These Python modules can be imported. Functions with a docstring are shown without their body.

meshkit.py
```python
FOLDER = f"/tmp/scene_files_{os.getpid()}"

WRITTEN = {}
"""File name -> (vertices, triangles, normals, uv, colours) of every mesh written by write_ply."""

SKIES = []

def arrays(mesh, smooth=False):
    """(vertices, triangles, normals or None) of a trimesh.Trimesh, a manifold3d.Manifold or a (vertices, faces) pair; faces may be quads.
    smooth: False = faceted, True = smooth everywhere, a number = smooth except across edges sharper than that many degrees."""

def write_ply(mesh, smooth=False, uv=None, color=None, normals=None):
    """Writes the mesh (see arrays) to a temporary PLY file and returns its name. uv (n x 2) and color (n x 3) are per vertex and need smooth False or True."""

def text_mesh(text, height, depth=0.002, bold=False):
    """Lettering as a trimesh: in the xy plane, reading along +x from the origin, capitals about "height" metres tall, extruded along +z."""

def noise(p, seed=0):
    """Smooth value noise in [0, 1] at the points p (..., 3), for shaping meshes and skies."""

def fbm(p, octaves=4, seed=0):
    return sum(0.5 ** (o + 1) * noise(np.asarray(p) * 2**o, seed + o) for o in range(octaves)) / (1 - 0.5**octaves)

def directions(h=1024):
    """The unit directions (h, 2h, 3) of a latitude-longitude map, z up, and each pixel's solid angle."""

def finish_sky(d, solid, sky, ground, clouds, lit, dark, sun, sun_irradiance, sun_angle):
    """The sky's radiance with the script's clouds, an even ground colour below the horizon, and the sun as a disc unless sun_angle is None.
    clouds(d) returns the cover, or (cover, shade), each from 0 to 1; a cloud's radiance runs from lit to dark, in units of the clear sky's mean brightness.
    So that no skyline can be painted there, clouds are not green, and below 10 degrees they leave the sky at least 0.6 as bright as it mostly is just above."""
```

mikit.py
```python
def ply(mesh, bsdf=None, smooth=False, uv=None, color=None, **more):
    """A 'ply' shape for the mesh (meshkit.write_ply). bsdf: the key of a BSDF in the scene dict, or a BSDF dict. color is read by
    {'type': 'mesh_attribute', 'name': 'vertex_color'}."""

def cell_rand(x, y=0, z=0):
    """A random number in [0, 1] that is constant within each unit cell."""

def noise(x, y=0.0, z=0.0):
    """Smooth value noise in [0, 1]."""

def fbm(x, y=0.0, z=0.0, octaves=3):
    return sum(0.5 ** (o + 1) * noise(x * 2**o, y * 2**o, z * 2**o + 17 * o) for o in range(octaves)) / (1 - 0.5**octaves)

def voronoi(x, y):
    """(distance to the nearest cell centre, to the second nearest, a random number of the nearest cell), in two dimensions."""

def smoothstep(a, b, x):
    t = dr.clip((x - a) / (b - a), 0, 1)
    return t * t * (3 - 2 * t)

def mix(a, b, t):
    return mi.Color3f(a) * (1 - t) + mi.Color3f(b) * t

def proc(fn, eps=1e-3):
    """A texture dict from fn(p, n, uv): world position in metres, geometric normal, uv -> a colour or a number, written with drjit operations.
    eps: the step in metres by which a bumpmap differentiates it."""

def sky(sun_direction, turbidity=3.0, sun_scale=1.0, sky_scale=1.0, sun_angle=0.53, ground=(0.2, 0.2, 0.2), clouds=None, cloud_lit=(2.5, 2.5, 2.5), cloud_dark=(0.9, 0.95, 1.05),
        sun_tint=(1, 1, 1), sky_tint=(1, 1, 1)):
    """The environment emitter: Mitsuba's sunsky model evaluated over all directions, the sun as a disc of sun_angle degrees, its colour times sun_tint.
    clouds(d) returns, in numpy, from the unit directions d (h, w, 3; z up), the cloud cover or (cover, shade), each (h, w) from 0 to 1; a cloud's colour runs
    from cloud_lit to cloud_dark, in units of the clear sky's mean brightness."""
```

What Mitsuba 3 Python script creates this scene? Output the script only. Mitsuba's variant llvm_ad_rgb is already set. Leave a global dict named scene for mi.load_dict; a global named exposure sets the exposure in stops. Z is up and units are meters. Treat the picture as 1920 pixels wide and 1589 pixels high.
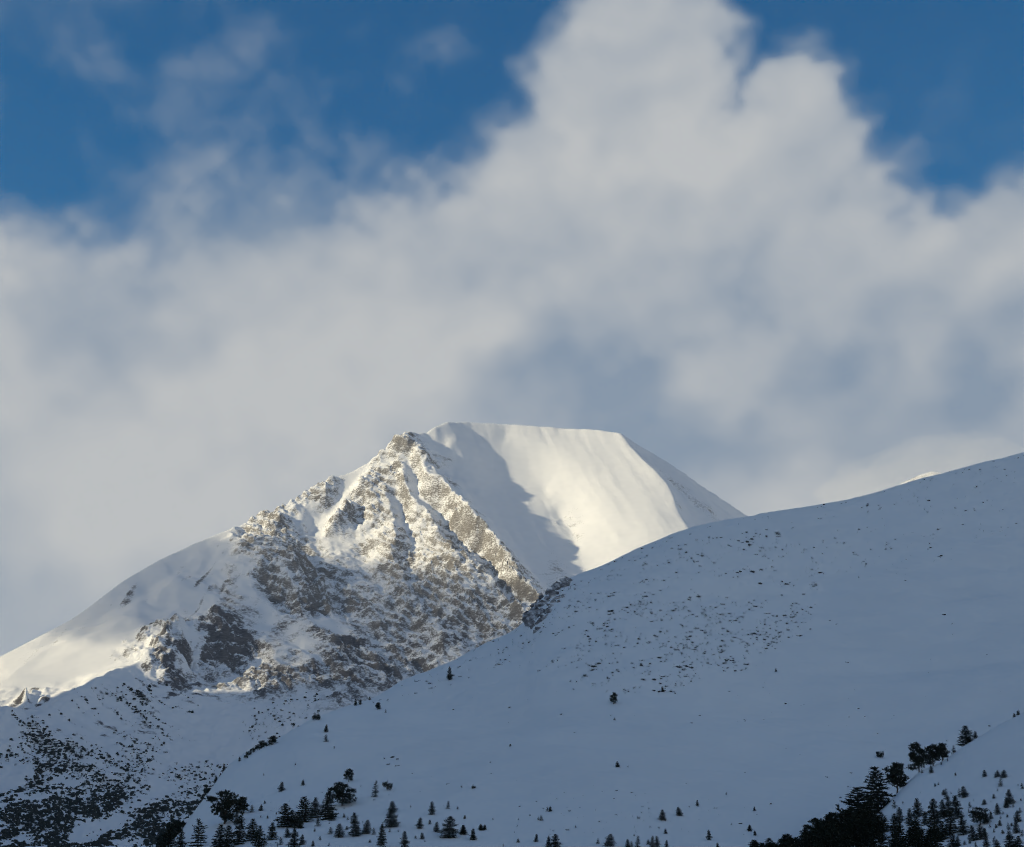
import math, random
import numpy as np, trimesh, mitsuba as mi, drjit as dr
import mikit, meshkit
from scipy.interpolate import LinearNDInterpolator, PchipInterpolator
from scipy.ndimage import gaussian_filter, map_coordinates

T = mi.ScalarTransform4f
scene, labels = {}, {}

# ------------------------------------------------------------------ camera, sky, exposure
HFOV = 40.0
PITCH = math.radians(17.7)
EYE = np.array([0.0, 0.0, 2.0])
FPX = 960.0 / math.tan(math.radians(HFOV / 2))          # focal length in pixels of the 1920 x 1589 photograph
exposure = 2.08
scene['camera'] = {'type': 'perspective', 'fov': HFOV, 'fov_axis': 'x', 'near_clip': 1.0, 'far_clip': 60000.0,
                   'to_world': T().look_at(origin=EYE.tolist(), target=(EYE + [0, math.cos(PITCH), math.sin(PITCH)]).tolist(), up=[0, 0, 1])}
SUN = np.array([-0.955, -0.27, 0.335]); SUN /= np.linalg.norm(SUN)


def ang(px, py):
    """Azimuth (from +y towards +x) and tangent of the elevation of a direction given in photograph pixels."""
    u, v = (np.asarray(px, float) - 960) / FPX, (794.5 - np.asarray(py, float)) / FPX
    f = math.cos(PITCH) - v * math.sin(PITCH)
    z = math.sin(PITCH) + v * math.cos(PITCH)
    return np.arctan2(u, f), z / np.hypot(u, f)


def smooth(a, b, x):
    t = np.clip((np.asarray(x, float) - a) / (b - a), 0, 1)
    return t * t * (3 - 2 * t)


def nz(x, y, z=0.0, seed=0):
    x, y, z = np.broadcast_arrays(np.asarray(x, float), y, z)
    return meshkit.noise(np.stack([x, y, z], -1), seed)


def fb(x, y, z=0.0, o=4, seed=0):
    x, y, z = np.broadcast_arrays(np.asarray(x, float), y, z)
    return meshkit.fbm(np.stack([x, y, z], -1), o, seed)


def blob(A, E, px, py, rx, ry, rot=0.0):
    """A soft round patch of cloud, 1 at its centre and 0 at about its radius; azimuth and elevation in degrees."""
    a, t = ang(px, py)
    k = math.degrees(1 / FPX)
    e = math.degrees(math.atan(t))
    dx, dy = (A - math.degrees(a)) * math.cos(math.radians(e)) / k, (E - e) / k
    c, s = math.cos(math.radians(rot)), math.sin(math.radians(rot))
    return 1 - np.sqrt(((dx * c + dy * s) / rx) ** 2 + ((-dx * s + dy * c) / ry) ** 2)


def clouds(d):
    cover, shade = np.zeros(d.shape[:2]), np.zeros(d.shape[:2])
    az = np.degrees(np.arctan2(d[..., 0], d[..., 1]))
    el = np.degrees(np.arcsin(np.clip(d[..., 2], -1, 1)))
    n1 = meshkit.fbm(d * 7.0 + 3.1, 5, 4) - 0.5
    n2 = meshkit.fbm(d * 21.0 + 7.7, 4, 9) - 0.5
    n3 = meshkit.fbm(d * 48.0 + 1.7, 3, 15) - 0.5
    w = n1 * 0.5 + n2 * 0.32 + n3 * 0.22
    az0, el0 = az, el
    az = az + 2.6 * (meshkit.fbm(d * 9.0 + 11.3, 3, 21) - 0.5) + 2.6 * (meshkit.fbm(d * 30.0 + 4.1, 3, 27) - 0.5)
    el = el + 2.6 * (meshkit.fbm(d * 9.0 + 31.7, 3, 33) - 0.5) + 2.6 * (meshkit.fbm(d * 30.0 + 9.9, 3, 39) - 0.5)
    # the cumulus and the bank below it
    top = np.full_like(az, -9.0)
    for b in ((1185, 190, 215, 235), (1190, 430, 385, 300), (1465, 310, 165, 215), (1550, 560, 190, 300), (1890, 620, 210, 275), (960, 580, 330, 270),
              (1255, 120, 130, 140), (1475, 190, 105, 105), (1725, 565, 150, 190)):
        top = np.maximum(top, blob(az, el, *b))
    bank = np.full_like(az, -9.0)
    for b in ((300, 800, 560, 400), (560, 640, 430, 330), (-60, 560, 130, 190), (140, 620, 250, 230), (700, 900, 900, 420), (1500, 900, 900, 420)):
        bank = np.maximum(bank, blob(az, el, *b))
    hard = smooth(-0.12, 0.27, top + w * 0.55 + 0.10 * n3)
    soft = smooth(-0.20, 0.40, bank + w * 1.1)
    # thin veils over the blue
    veil = np.full_like(az, -9.0)
    for b in ((400, 190, 190, 190, 20), (480, 330, 330, 150), (190, 130, 130, 70), (680, 250, 70, 60, -50), (790, 90, 110, 60), (640, 80, 110, 60), (640, 330, 130, 120),
              (850, 320, 130, 60), (60, 420, 120, 110)):
        veil = np.maximum(veil, blob(az, el, *b))
    thin = 0.42 * smooth(-0.05, 0.9, veil + w * 2.2) * smooth(-0.3, 0.25, n2 + 0.6 * n3)
    # the rest of the sky: the same broken cloud, thicker towards the horizon
    far = smooth(22.0, 40.0, np.abs(az0) + 26 * n1 + 12 * n2)
    other = smooth(-0.15, 0.25, w * 1.0 + (49 - el) / 85.0)
    low = smooth(19.0, 13.0, el + 8 * n1)
    cover = 1 - (1 - hard) * (1 - soft) * (1 - thin) * (1 - low * 0.97)
    cover = np.where(far > 0, cover * (1 - far) + far * other, cover)
    cover = np.maximum(cover, 0.05 * smooth(-0.05, 0.35, w))
    # light and shade: billows are lit on the side of the sun (left and above)
    def lit(scale, turn, lift, seed, o):
        c, s_ = math.cos(math.radians(turn)), math.sin(math.radians(turn))
        q = np.stack([d[..., 0] * c - d[..., 1] * s_, d[..., 0] * s_ + d[..., 1] * c, d[..., 2] + math.radians(lift)], -1)
        return meshkit.fbm(q * scale, o, seed) - meshkit.fbm(d * scale, o, seed)
    shade = 0.44 - 0.55 * n1 - 0.3 * n2 - 0.2 * n3 + 1.0 * lit(9.0, 2.0, 1.2, 61, 3) + 0.55 * lit(24.0, 0.9, 0.6, 67, 3) * smooth(9.0, 20.0, el0)
    for px, py, rx, ry, k in ((1200, 270, 330, 300, -0.42), (560, 690, 420, 260, -0.36), (250, 960, 420, 240, -0.30), (640, 480, 230, 120, -0.2), (1370, 730, 170, 130, -0.2), (1480, 170, 120, 110, -0.15),
                              (1130, 690, 330, 150, 0.36), (1560, 640, 330, 200, 0.28), (1680, 800, 420, 180, 0.38), (1000, 720, 170, 130, 0.22), (880, 480, 150, 110, 0.15), (1880, 660, 130, 150, 0.3),
                              (480, 420, 260, 120, 0.28), (1250, 850, 300, 110, 0.36), (20, 520, 70, 170, -0.3)):
        shade = shade + k * smooth(0.0, 0.9, blob(az, el, px, py, rx, ry))
    shade = shade + 0.40 * (1 - smooth(0.3, 1.0, cover)) + 0.34 * (1 - smooth(0.02, 0.5, np.maximum(top, 0.9 * bank) + 0.5 * w)) - 0.06
    return cover, np.clip(shade, 0, 1)


scene['sky'] = mikit.sky(SUN.tolist(), turbidity=2.5, sun_scale=1.0, sky_scale=1.0, sun_angle=1.0, clouds=clouds, cloud_lit=(3.5, 3.64, 3.74), cloud_dark=(1.55, 2.06, 2.74),
                         sun_tint=(0.80, 0.94, 1.13), sky_tint=(0.055, 0.45, 0.73), ground=(0.5, 0.5, 0.5))


# ------------------------------------------------------------------ materials
def snow_rock(p, n, uv):
    """uv.x: how much bare rock there is, uv.y: a warm or a cold rock."""
    f = mikit.fbm(p.x / 4.0, p.y / 4.0, p.z / 3.2, 3)
    g = mikit.fbm(p.x / 22.0, p.y / 22.0, p.z / 16.0, 3)
    rock = mikit.smoothstep(0.36, 0.72, uv.x + 0.62 * (f - 0.5))
    tone = 0.55 + 0.9 * mikit.fbm(p.x / 9.0, p.y / 9.0, p.z / 3.0, 2)
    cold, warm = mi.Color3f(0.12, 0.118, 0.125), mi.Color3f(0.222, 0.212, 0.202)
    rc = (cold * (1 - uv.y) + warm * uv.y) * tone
    snow = mi.Color3f(0.86, 0.875, 0.89) * (0.96 + 0.06 * g)
    return snow * (1 - rock) + rc * rock


def snow_only(p, n, uv):
    g = mikit.fbm(p.x / 30.0, p.y / 45.0, p.z / 30.0, 3)
    f = mikit.fbm(p.x / 1.5, p.y / 1.5, p.z / 1.5, 2)
    return mi.Color3f(0.845, 0.89, 0.91) * (0.95 + 0.06 * g + 0.03 * f)


def foliage(p, n, uv):
    f = mikit.fbm(p.x / 0.7, p.y / 0.7, p.z / 0.7, 2)
    g = mikit.noise(p.x / 6.0, p.y / 6.0, p.z / 6.0)
    return (mi.Color3f(0.016, 0.024, 0.017) * (1 - g) + mi.Color3f(0.026, 0.034, 0.024) * g) * (0.6 + 0.8 * f)


def shrub_col(p, n, uv):
    f = mikit.fbm(p.x / 1.3, p.y / 1.3, p.z / 1.3, 2)
    return mi.Color3f(0.026, 0.034, 0.031) * (0.4 + 1.2 * f)


def bark(p, n, uv):
    f = mikit.fbm(p.x / 0.2, p.y / 0.2, p.z / 0.6, 3)
    return mi.Color3f(0.10, 0.075, 0.055) * (0.5 + f)


def diffuse(fn):
    return {'type': 'twosided', 'bsdf': {'type': 'diffuse', 'reflectance': mikit.proc(fn)}}


scene['snow_rock_surface'] = diffuse(snow_rock)
scene['snow_surface'] = diffuse(snow_only)
scene['foliage_surface'] = diffuse(foliage)
scene['shrub_surface'] = diffuse(shrub_col)
scene['bark_surface'] = diffuse(bark)


def grid_mesh(X, Y, Z):
    n, m = X.shape
    i = np.arange(n * m).reshape(n, m)
    a, b, c, d = i[:-1, :-1].ravel(), i[1:, :-1].ravel(), i[1:, 1:].ravel(), i[:-1, 1:].ravel()
    f = np.vstack([np.stack([a, d, c], 1), np.stack([a, c, b], 1)])
    return trimesh.Trimesh(np.stack([X.ravel(), Y.ravel(), Z.ravel()], 1), f, process=False)


def structure(key, X, Y, Z, material, uv=None, label=None):
    scene[key] = mikit.ply(grid_mesh(X, Y, Z), material, smooth=True, uv=uv)
    labels[key] = {'kind': 'structure', 'label': label}


# ------------------------------------------------------------------ the mountain
# Ridges, gullies and faces as 3-D points: where they are seen and how far away they lie (metres along +y), and how rocky they are.
CTRL = []


def line(pts, rock=None, step=14.0):
    p = np.array([q if len(q) == 4 else (*q, 0.0 if rock is None else rock) for q in pts], float)
    out = [p[0]]
    for a, b in zip(p[:-1], p[1:]):
        n = max(1, int(np.hypot(b[0] - a[0], b[1] - a[1]) / step + abs(b[2] - a[2]) / 30))
        out += [a + (b - a) * k / n for k in range(1, n + 1)]
    CTRL.extend(out)
    return np.array(out)


def pts(*q):
    CTRL.extend(np.array([r if len(r) == 4 else (*r, 0.0) for r in q], float))


sky_left = [(-420, 1420, 3000, .2), (-200, 1330, 3180, .3), (-90, 1280, 3270, .35), (0, 1231, 3340, .2), (60, 1200, 3400, .22), (130, 1161, 3470, .2), (165, 1136, 3510, .2), (230, 1086, 3590, .2), (300, 1046, 3680, .1),
            (360, 1018, 3750, .05), (430, 990, 3840, .15), (455, 982, 3880, .5), (500, 966, 3920, .6), (545, 944, 3960, .6), (570, 921, 3985, .75), (595, 912, 4000, .6), (620, 902, 4020, .45),
            (665, 880, 4060, .2), (700, 856, 4080, .5), (745, 826, 4100, .7), (765, 817, 4110, .55), (790, 809, 4150, .15), (815, 798, 4180, .0), (838, 789, 4220, .0)]
sky_top = [(838, 789, 4220, 0), (870, 790, 4270, 0), (950, 795, 4310, 0), (1050, 801, 4320, 0), (1110, 802, 4310, 0), (1165, 812, 4290, 0)]
sky_right = [(1165, 812, 4290, 0), (1200, 835, 4330, .25), (1250, 865, 4380, .25), (1310, 900, 4430, .15), (1360, 932, 4470, .1), (1408, 965, 4520, .1), (1470, 1010, 4600, .1), (1600, 1110, 4750, .1)]
back = []
for s in (sky_left, sky_top, sky_right):
    back.append(line(s))
for b in back:
    for px, py, d, r in b[::3]:
        a, t = ang(px, py)
        CTRL.append(('w', d * math.tan(a), d + 220, t * d / math.cos(a) - 170))
        CTRL.append(('w', d * math.tan(a), d + 900, t * d / math.cos(a) - 700))
# the left slope behind the spur
pts((-100, 1350, 3010), (0, 1318, 3060), (75, 1345, 2990), (150, 1300, 3050), (250, 1250, 3145), (60, 1262, 3200, .1), (160, 1215, 3290), (250, 1160, 3410, .05), (330, 1100, 3550, .05), (400, 1050, 3700, .1),
    (100, 1205, 3360, .25), (215, 1140, 3480, .25), (265, 1120, 3530, .25), (140, 1270, 3160, .02), (55, 1308, 3085, .6), (42, 1322, 3050, .7), (30, 1280, 3150, 0), (300, 1160, 3430, .1), (370, 1100, 3580, .35), (20, 1265, 3200, .1))
# the spur towards the camera
spur = line([(446, 984, 3860, .5), (440, 1015, 3790, .5), (436, 1045, 3700, .3), (434, 1068, 3640, .3), (427, 1090, 3580, .45), (428, 1112, 3530, .4), (410, 1140, 3470, .5), (388, 1154, 3420, .6), (362, 1163, 3380, .7), (335, 1178, 3330, .7), (312, 1195, 3290, .7),
             (285, 1220, 3220, .6), (262, 1238, 3160, .3), (240, 1246, 3110, .15), (200, 1267, 3040, .05), (150, 1292, 2950, .02), (105, 1318, 2880), (75, 1335, 2820), (50, 1338, 2790), (35, 1327, 2770), (15, 1321, 2750), (-20, 1330, 2720), (-120, 1375, 2620), (-300, 1440, 2500)])
# crag under the spur's crest
line([(352, 1165, 3365, .9), (372, 1190, 3345, .95), (385, 1225, 3322, .95), (398, 1266, 3296, .9)])
line([(405, 1160, 3400, .9), (415, 1190, 3362, 1), (418, 1225, 3338, 1), (415, 1266, 3308, .9)])
line([(430, 1168, 3410, .7), (448, 1200, 3372, .95), (462, 1238, 3340, .9), (455, 1258, 3318, .8)])
line([(352, 1285, 3190, .3), (400, 1284, 3215, .3), (450, 1272, 3255, .3)])
line([(368, 1180, 3340, .1), (360, 1222, 3300, .2), (352, 1260, 3265, .7)])
line([(300, 1210, 3230, .9), (312, 1235, 3190, .8), (325, 1270, 3140, .9)])
line([(340, 1200, 3270, .8), (336, 1240, 3200, .25), (345, 1280, 3150, .4)])
# spur's right side and the cirque
line([(430, 1120, 3500, .35), (470, 1170, 3420, .35), (500, 1210, 3340, .45), (520, 1240, 3290, .3)])
line([(455, 1060, 3640, .1), (480, 1110, 3540, .15), (510, 1150, 3470, .3), (540, 1200, 3390, .3), (580, 1228, 3320, .2)])
pts((350, 1300, 3110, .35), (400, 1290, 3170, .6), (300, 1290, 3090, .35), (250, 1280, 3040, .25), (200, 1310, 2950, .2), (150, 1350, 2850, .25), (100, 1370, 2760, .25), (50, 1400, 2680, .2), (0, 1410, 2620, .2), (-100, 1450, 2500, .2),
    (300, 1350, 2960, .12), (220, 1370, 2860, .25), (180, 1400, 2760, .3), (120, 1420, 2670, .3), (230, 1420, 2720, .1), (250, 1405, 2790), (320, 1410, 2830), (400, 1390, 2880), (450, 1360, 2950, .1), (430, 1290, 3160, .4), (360, 1335, 3010, .15),
    (300, 1460, 2640), (380, 1450, 2720), (440, 1420, 2830), (240, 1475, 2560), (350, 1500, 2480), (420, 1480, 2600), (100, 1470, 2480, .1), (0, 1490, 2330, .1), (140, 1520, 2290), (240, 1530, 2330), (320, 1540, 2290),
    (60, 1540, 2170), (-100, 1540, 2150), (0, 1575, 2030), (100, 1575, 2060), (200, 1575, 2080), (300, 1585, 2100), (60, 1600, 1900), (200, 1610, 1900), (-200, 1600, 1900), (-400, 1560, 2200), (-500, 1500, 2600))
line([(135, 1452, 2560), (155, 1443, 2575), (180, 1452, 2580), (205, 1475, 2565, .1), (240, 1490, 2540)])     # a knoll on the floor
pts((100, 1475, 2520), (160, 1480, 2500, .1), (165, 1450, 2640))
# rocky knobs in front of the face
line([(470, 1262, 3270, .7), (500, 1272, 3240, .8), (520, 1290, 3190, .8), (505, 1310, 3130, .7)])
line([(560, 1238, 3330, .6), (605, 1228, 3340, .6), (650, 1245, 3330, .75), (700, 1262, 3310, .8), (745, 1285, 3290, .8)])
pts((480, 1250, 3310), (548, 1268, 3250, .6), (560, 1290, 3160, .5), (600, 1275, 3230, .8), (640, 1290, 3200, .7), (680, 1300, 3190, .4), (530, 1320, 3060), (580, 1310, 3110, .1), (630, 1320, 3070, .5), (660, 1300, 3150, .7), (540, 1255, 3290, .1),
    (480, 1340, 3010, .2), (530, 1350, 2960, .3), (570, 1345, 2990, .2), (440, 1320, 3070, .2), (470, 1300, 3130, .35), (560, 1400, 2870), (640, 1370, 2900), (720, 1330, 3030), (500, 1440, 2760), (620, 1440, 2700))
# second buttress: towers right of the spur
line([(450, 995, 3850, .75), (480, 1003, 3830, .75), (520, 1018, 3810, .7), (555, 1030, 3800, .5)])
line([(450, 1040, 3740, .7), (490, 1032, 3770, .5), (540, 1030, 3790, .4)])
line([(462, 1065, 3640, .15), (478, 1060, 3640, .2), (492, 1048, 3640, .8), (505, 1052, 3630, .9), (530, 1036, 3650, .8), (548, 1036, 3650, .9), (562, 1052, 3640, .85), (572, 1085, 3612, .85), (580, 1120, 3585, .85), (588, 1148, 3555, .8)])
line([(497, 1060, 3615, .9), (500, 1090, 3590, .8), (505, 1128, 3558, .85), (530, 1152, 3530, .8)])
line([(520, 1062, 3612, .2), (525, 1095, 3582, .5), (528, 1125, 3550, .7)])
line([(545, 1060, 3618, .8), (552, 1100, 3590, .4), (556, 1130, 3565, .75), (565, 1155, 3535, .9)])
line([(572, 1165, 3440, .3), (600, 1190, 3410, .9), (640, 1212, 3380, .9), (680, 1230, 3350, .8), (740, 1262, 3330, .7)])
pts((540, 1180, 3420), (570, 1195, 3380), (610, 1215, 3350, .2), (500, 1160, 3450, .1), (600, 1165, 3470, .1), (625, 1185, 3450, .2), (660, 1200, 3420, .5))
# the big face: ribs (nearer) and gullies (farther)
line([(765, 817, 4105, .6), (780, 848, 4050, .6), (800, 880, 3990, .5), (830, 912, 3920, .55), (858, 938, 3865, .6), (880, 960, 3825, .6), (905, 985, 3780, .5), (930, 1012, 3730, .5), (960, 1052, 3660, .65), (985, 1085, 3600, .7), (1010, 1125, 3530, .7), (1040, 1170, 3460, .7)])
line([(742, 860, 4060, .5), (750, 905, 3970, .6), (770, 930, 3920, .55), (800, 955, 3870, .45), (825, 995, 3800, .5), (859, 1032, 3730, .6), (893, 1073, 3660, .6), (920, 1100, 3610, .6), (944, 1125, 3560, .6), (985, 1180, 3460, .6)])
line([(770, 870, 4050, .2), (785, 900, 4010, .15), (801, 940, 3945, .2), (830, 985, 3880, .5), (859, 1018, 3815, .55), (900, 1055, 3740, .6), (935, 1095, 3660, .6), (975, 1145, 3570, .6)])
line([(720, 885, 4040, .5), (735, 910, 4010, .6), (742, 945, 3950, .2), (752, 985, 3880, .15), (765, 1010, 3840, .5), (780, 1050, 3770, .55)])
line([(704, 888, 4030, .6), (715, 930, 3940, .5), (728, 970, 3870, .55), (738, 1000, 3810, .6), (742, 1045, 3730, .65), (765, 1080, 3660, .6), (785, 1115, 3590, .6), (800, 1150, 3520, .6), (830, 1200, 3430, .6)])
line([(700, 880, 4040, .6), (680, 910, 3985, .7), (655, 945, 3930, .7), (632, 978, 3880, .7), (618, 992, 3850, .6)])
line([(690, 868, 4075, .05), (665, 900, 4030, .05), (635, 940, 3975, .05), (610, 970, 3930, .05), (580, 990, 3900, .05), (568, 1010, 3870, .15)])
line([(590, 915, 3995, .7), (592, 935, 3965, .6), (575, 950, 3945, .4)])
line([(620, 905, 4010, .7), (618, 935, 3970, .7), (610, 950, 3950, .4)])
line([(527, 952, 3930, .5), (540, 975, 3885, .5), (560, 1000, 3860, .5)])
line([(690, 920, 3980, .6), (680, 955, 3930, .6), (660, 985, 3890, .6), (672, 1000, 3855, .35), (690, 1040, 3800, .4)])
line([(600, 1010, 3840, .25), (650, 1005, 3850, .3), (700, 1015, 3830, .45), (740, 1022, 3780, .5)])
line([(600, 1040, 3780, .45), (620, 1090, 3690, .55), (650, 1130, 3610, .55), (700, 1180, 3510, .6), (750, 1230, 3430, .6), (790, 1270, 3360, .6)])
line([(660, 1040, 3790, .4), (700, 1090, 3690, .4), (740, 1140, 3590, .5), (790, 1200, 3470, .5), (830, 1245, 3390, .55)])
line([(770, 1080, 3690, .55), (800, 1125, 3600, .6), (830, 1165, 3520, .6), (870, 1215, 3420, .55)])
line([(850, 1060, 3690, .6), (870, 1110, 3590, .55), (900, 1160, 3500, .6), (940, 1220, 3400, .6)])
pts((720, 860, 4070, .3), (700, 1240, 3400, .4), (900, 1260, 3340, .4), (1000, 1250, 3330, .5), (1100, 1200, 3400), (760, 1300, 3290), (820, 1330, 3230), (950, 1300, 3250), (1100, 1280, 3250), (1250, 1150, 3450), (1400, 1080, 3750), (1250, 1250, 3200))
# the shaded bowl and the sunlit wall
line([(800, 812, 4165, .1), (815, 830, 4140, .15), (845, 870, 4100, .3), (870, 905, 4060, .1), (900, 940, 4010), (930, 980, 3940), (965, 1030, 3840), (1000, 1075, 3720, .2), (1040, 1120, 3630, .3)])
line([(842, 795, 4210), (858, 815, 4195), (880, 845, 4175), (910, 880, 4165), (940, 915, 4165), (970, 955, 4050), (1000, 1000, 3945), (1030, 1045, 3845, .3), (1060, 1085, 3750, .4)])
line([(872, 793, 4262), (890, 820, 4235), (930, 850, 4220), (1000, 900, 4190), (1022, 927, 4150, .2), (1040, 950, 4105), (1053, 976, 4055, .42), (1070, 1000, 4000, .4), (1090, 1050, 3860, .1), (1110, 1090, 3770, .2)])
line([(950, 815, 4285), (1030, 840, 4240), (1100, 890, 4140), (1140, 950, 4010), (1160, 1000, 3900, .1), (1170, 1050, 3800)])
line([(1080, 815, 4290), (1130, 850, 4220), (1180, 900, 4110), (1210, 950, 3990), (1230, 1000, 3870)])
wall = line([(1165, 812, 4288), (1182, 835, 4240), (1205, 858, 4190), (1230, 880, 4140), (1252, 905, 4090), (1264, 930, 4040, .3), (1268, 948, 4000, .3), (1278, 968, 3960, .2), (1295, 992, 3900, .1), (1320, 1030, 3820), (1340, 1070, 3740)])
line([(1215, 860, 4280, .1), (1255, 895, 4225, .4), (1290, 925, 4190, .4), (1325, 955, 4150, .4), (1355, 980, 4110, .3), (1400, 1030, 4040, .2)])
pts((1270, 925, 4200), (1285, 950, 4150), (1310, 985, 4080), (1250, 910, 4200, .1), (1345, 945, 4350), (1390, 985, 4380), (1295, 905, 4330), (1245, 875, 4310, .1), (1450, 1080, 4200), (1600, 1150, 4300), (1380, 1080, 3900), (1700, 1200, 4000))

W = []
for c in CTRL:
    if isinstance(c, tuple):
        W.append((c[1], c[2], c[3], 0.1))
    else:
        a, t = ang(c[0], c[1])
        W.append((c[2] * math.tan(a), c[2], EYE[2] + t * c[2] / math.cos(a), c[3]))
W += [(-2400, 1200, -5, 0), (2600, 1200, -5, 0), (-3200, 6200, 0, 0), (3200, 6200, 0, 0), (-2600, 3000, 60, 0), (-2600, 4200, 80, 0), (2600, 3500, 300, 0), (2500, 4600, 300, 0), (0, 1200, -5, 0), (-1000, 1300, -5, 0), (1000, 1300, -5, 0), (0, 6200, 0, 0)]
W = np.array(W)
_, keep = np.unique(np.round(W[:, :2] / 4).astype(int), axis=0, return_index=True)
W = W[np.sort(keep)]
AZ = np.radians(np.linspace(-27, 25, 960))
RR = np.concatenate([np.linspace(1500, 2600, 150, endpoint=False), np.linspace(2600, 4420, 520, endpoint=False), np.linspace(4420, 5900, 70)])
MX, MY = np.sin(AZ)[None] * RR[:, None], np.cos(AZ)[None] * RR[:, None]
from scipy.spatial import cKDTree
sharp = []
for seg in (sky_left, sky_top, sky_right, [tuple(q) for q in wall]):
    for q in seg:
        a_, t_ = ang(q[0], q[1]); sharp.append((q[2] * math.tan(a_), q[2]))
crest_gap = cKDTree(np.vstack([np.linspace(a, b, 12) for a, b in zip(sharp[:-1], sharp[1:])])).query(np.stack([MX, MY], -1))[0]
bend = smooth(15, 90, crest_gap) * smooth(3250, 3400, MY) * smooth(20, -90, MX)          # ridges and gullies wander a little between their points
both = LinearNDInterpolator(W[:, :2], W[:, 2:])(np.stack([MX + bend * 58 * (fb(MX / 85, MY / 85, 0, 3, 301) - 0.5), MY + bend * 58 * (fb(MX / 85, MY / 85, 0, 3, 311) - 0.5)], -1))
both = np.nan_to_num(both, nan=-5.0)
MZ, ROCK = gaussian_filter(both[..., 0], (1.2, 1.2)), gaussian_filter(both[..., 1], (3, 3))
still = smooth(18, 80, crest_gap) * smooth(0.30, 0.05, ROCK) * smooth(3600, 3800, MY) * smooth(-350, -100, MX)
MZ = MZ * (1 - still) + gaussian_filter(MZ, 8) * still


def ridged(x, y, z, o, seed):
    s, a, t = 0, 1.0, 0
    for k in range(o):
        s = s + a * (1 - np.abs(2 * nz(x * 2**k, y * 2**k, z * 2**k, seed + k) - 1)) ** 2
        t += a
        a *= 0.52
    return s / t


WX = MX + 26 * (fb(MX / 130, MY / 130, MZ / 130, 3, 40) - 0.5)
WY = MY + 26 * (fb(MX / 130, MY / 130, MZ / 130, 3, 50) - 0.5)
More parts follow.
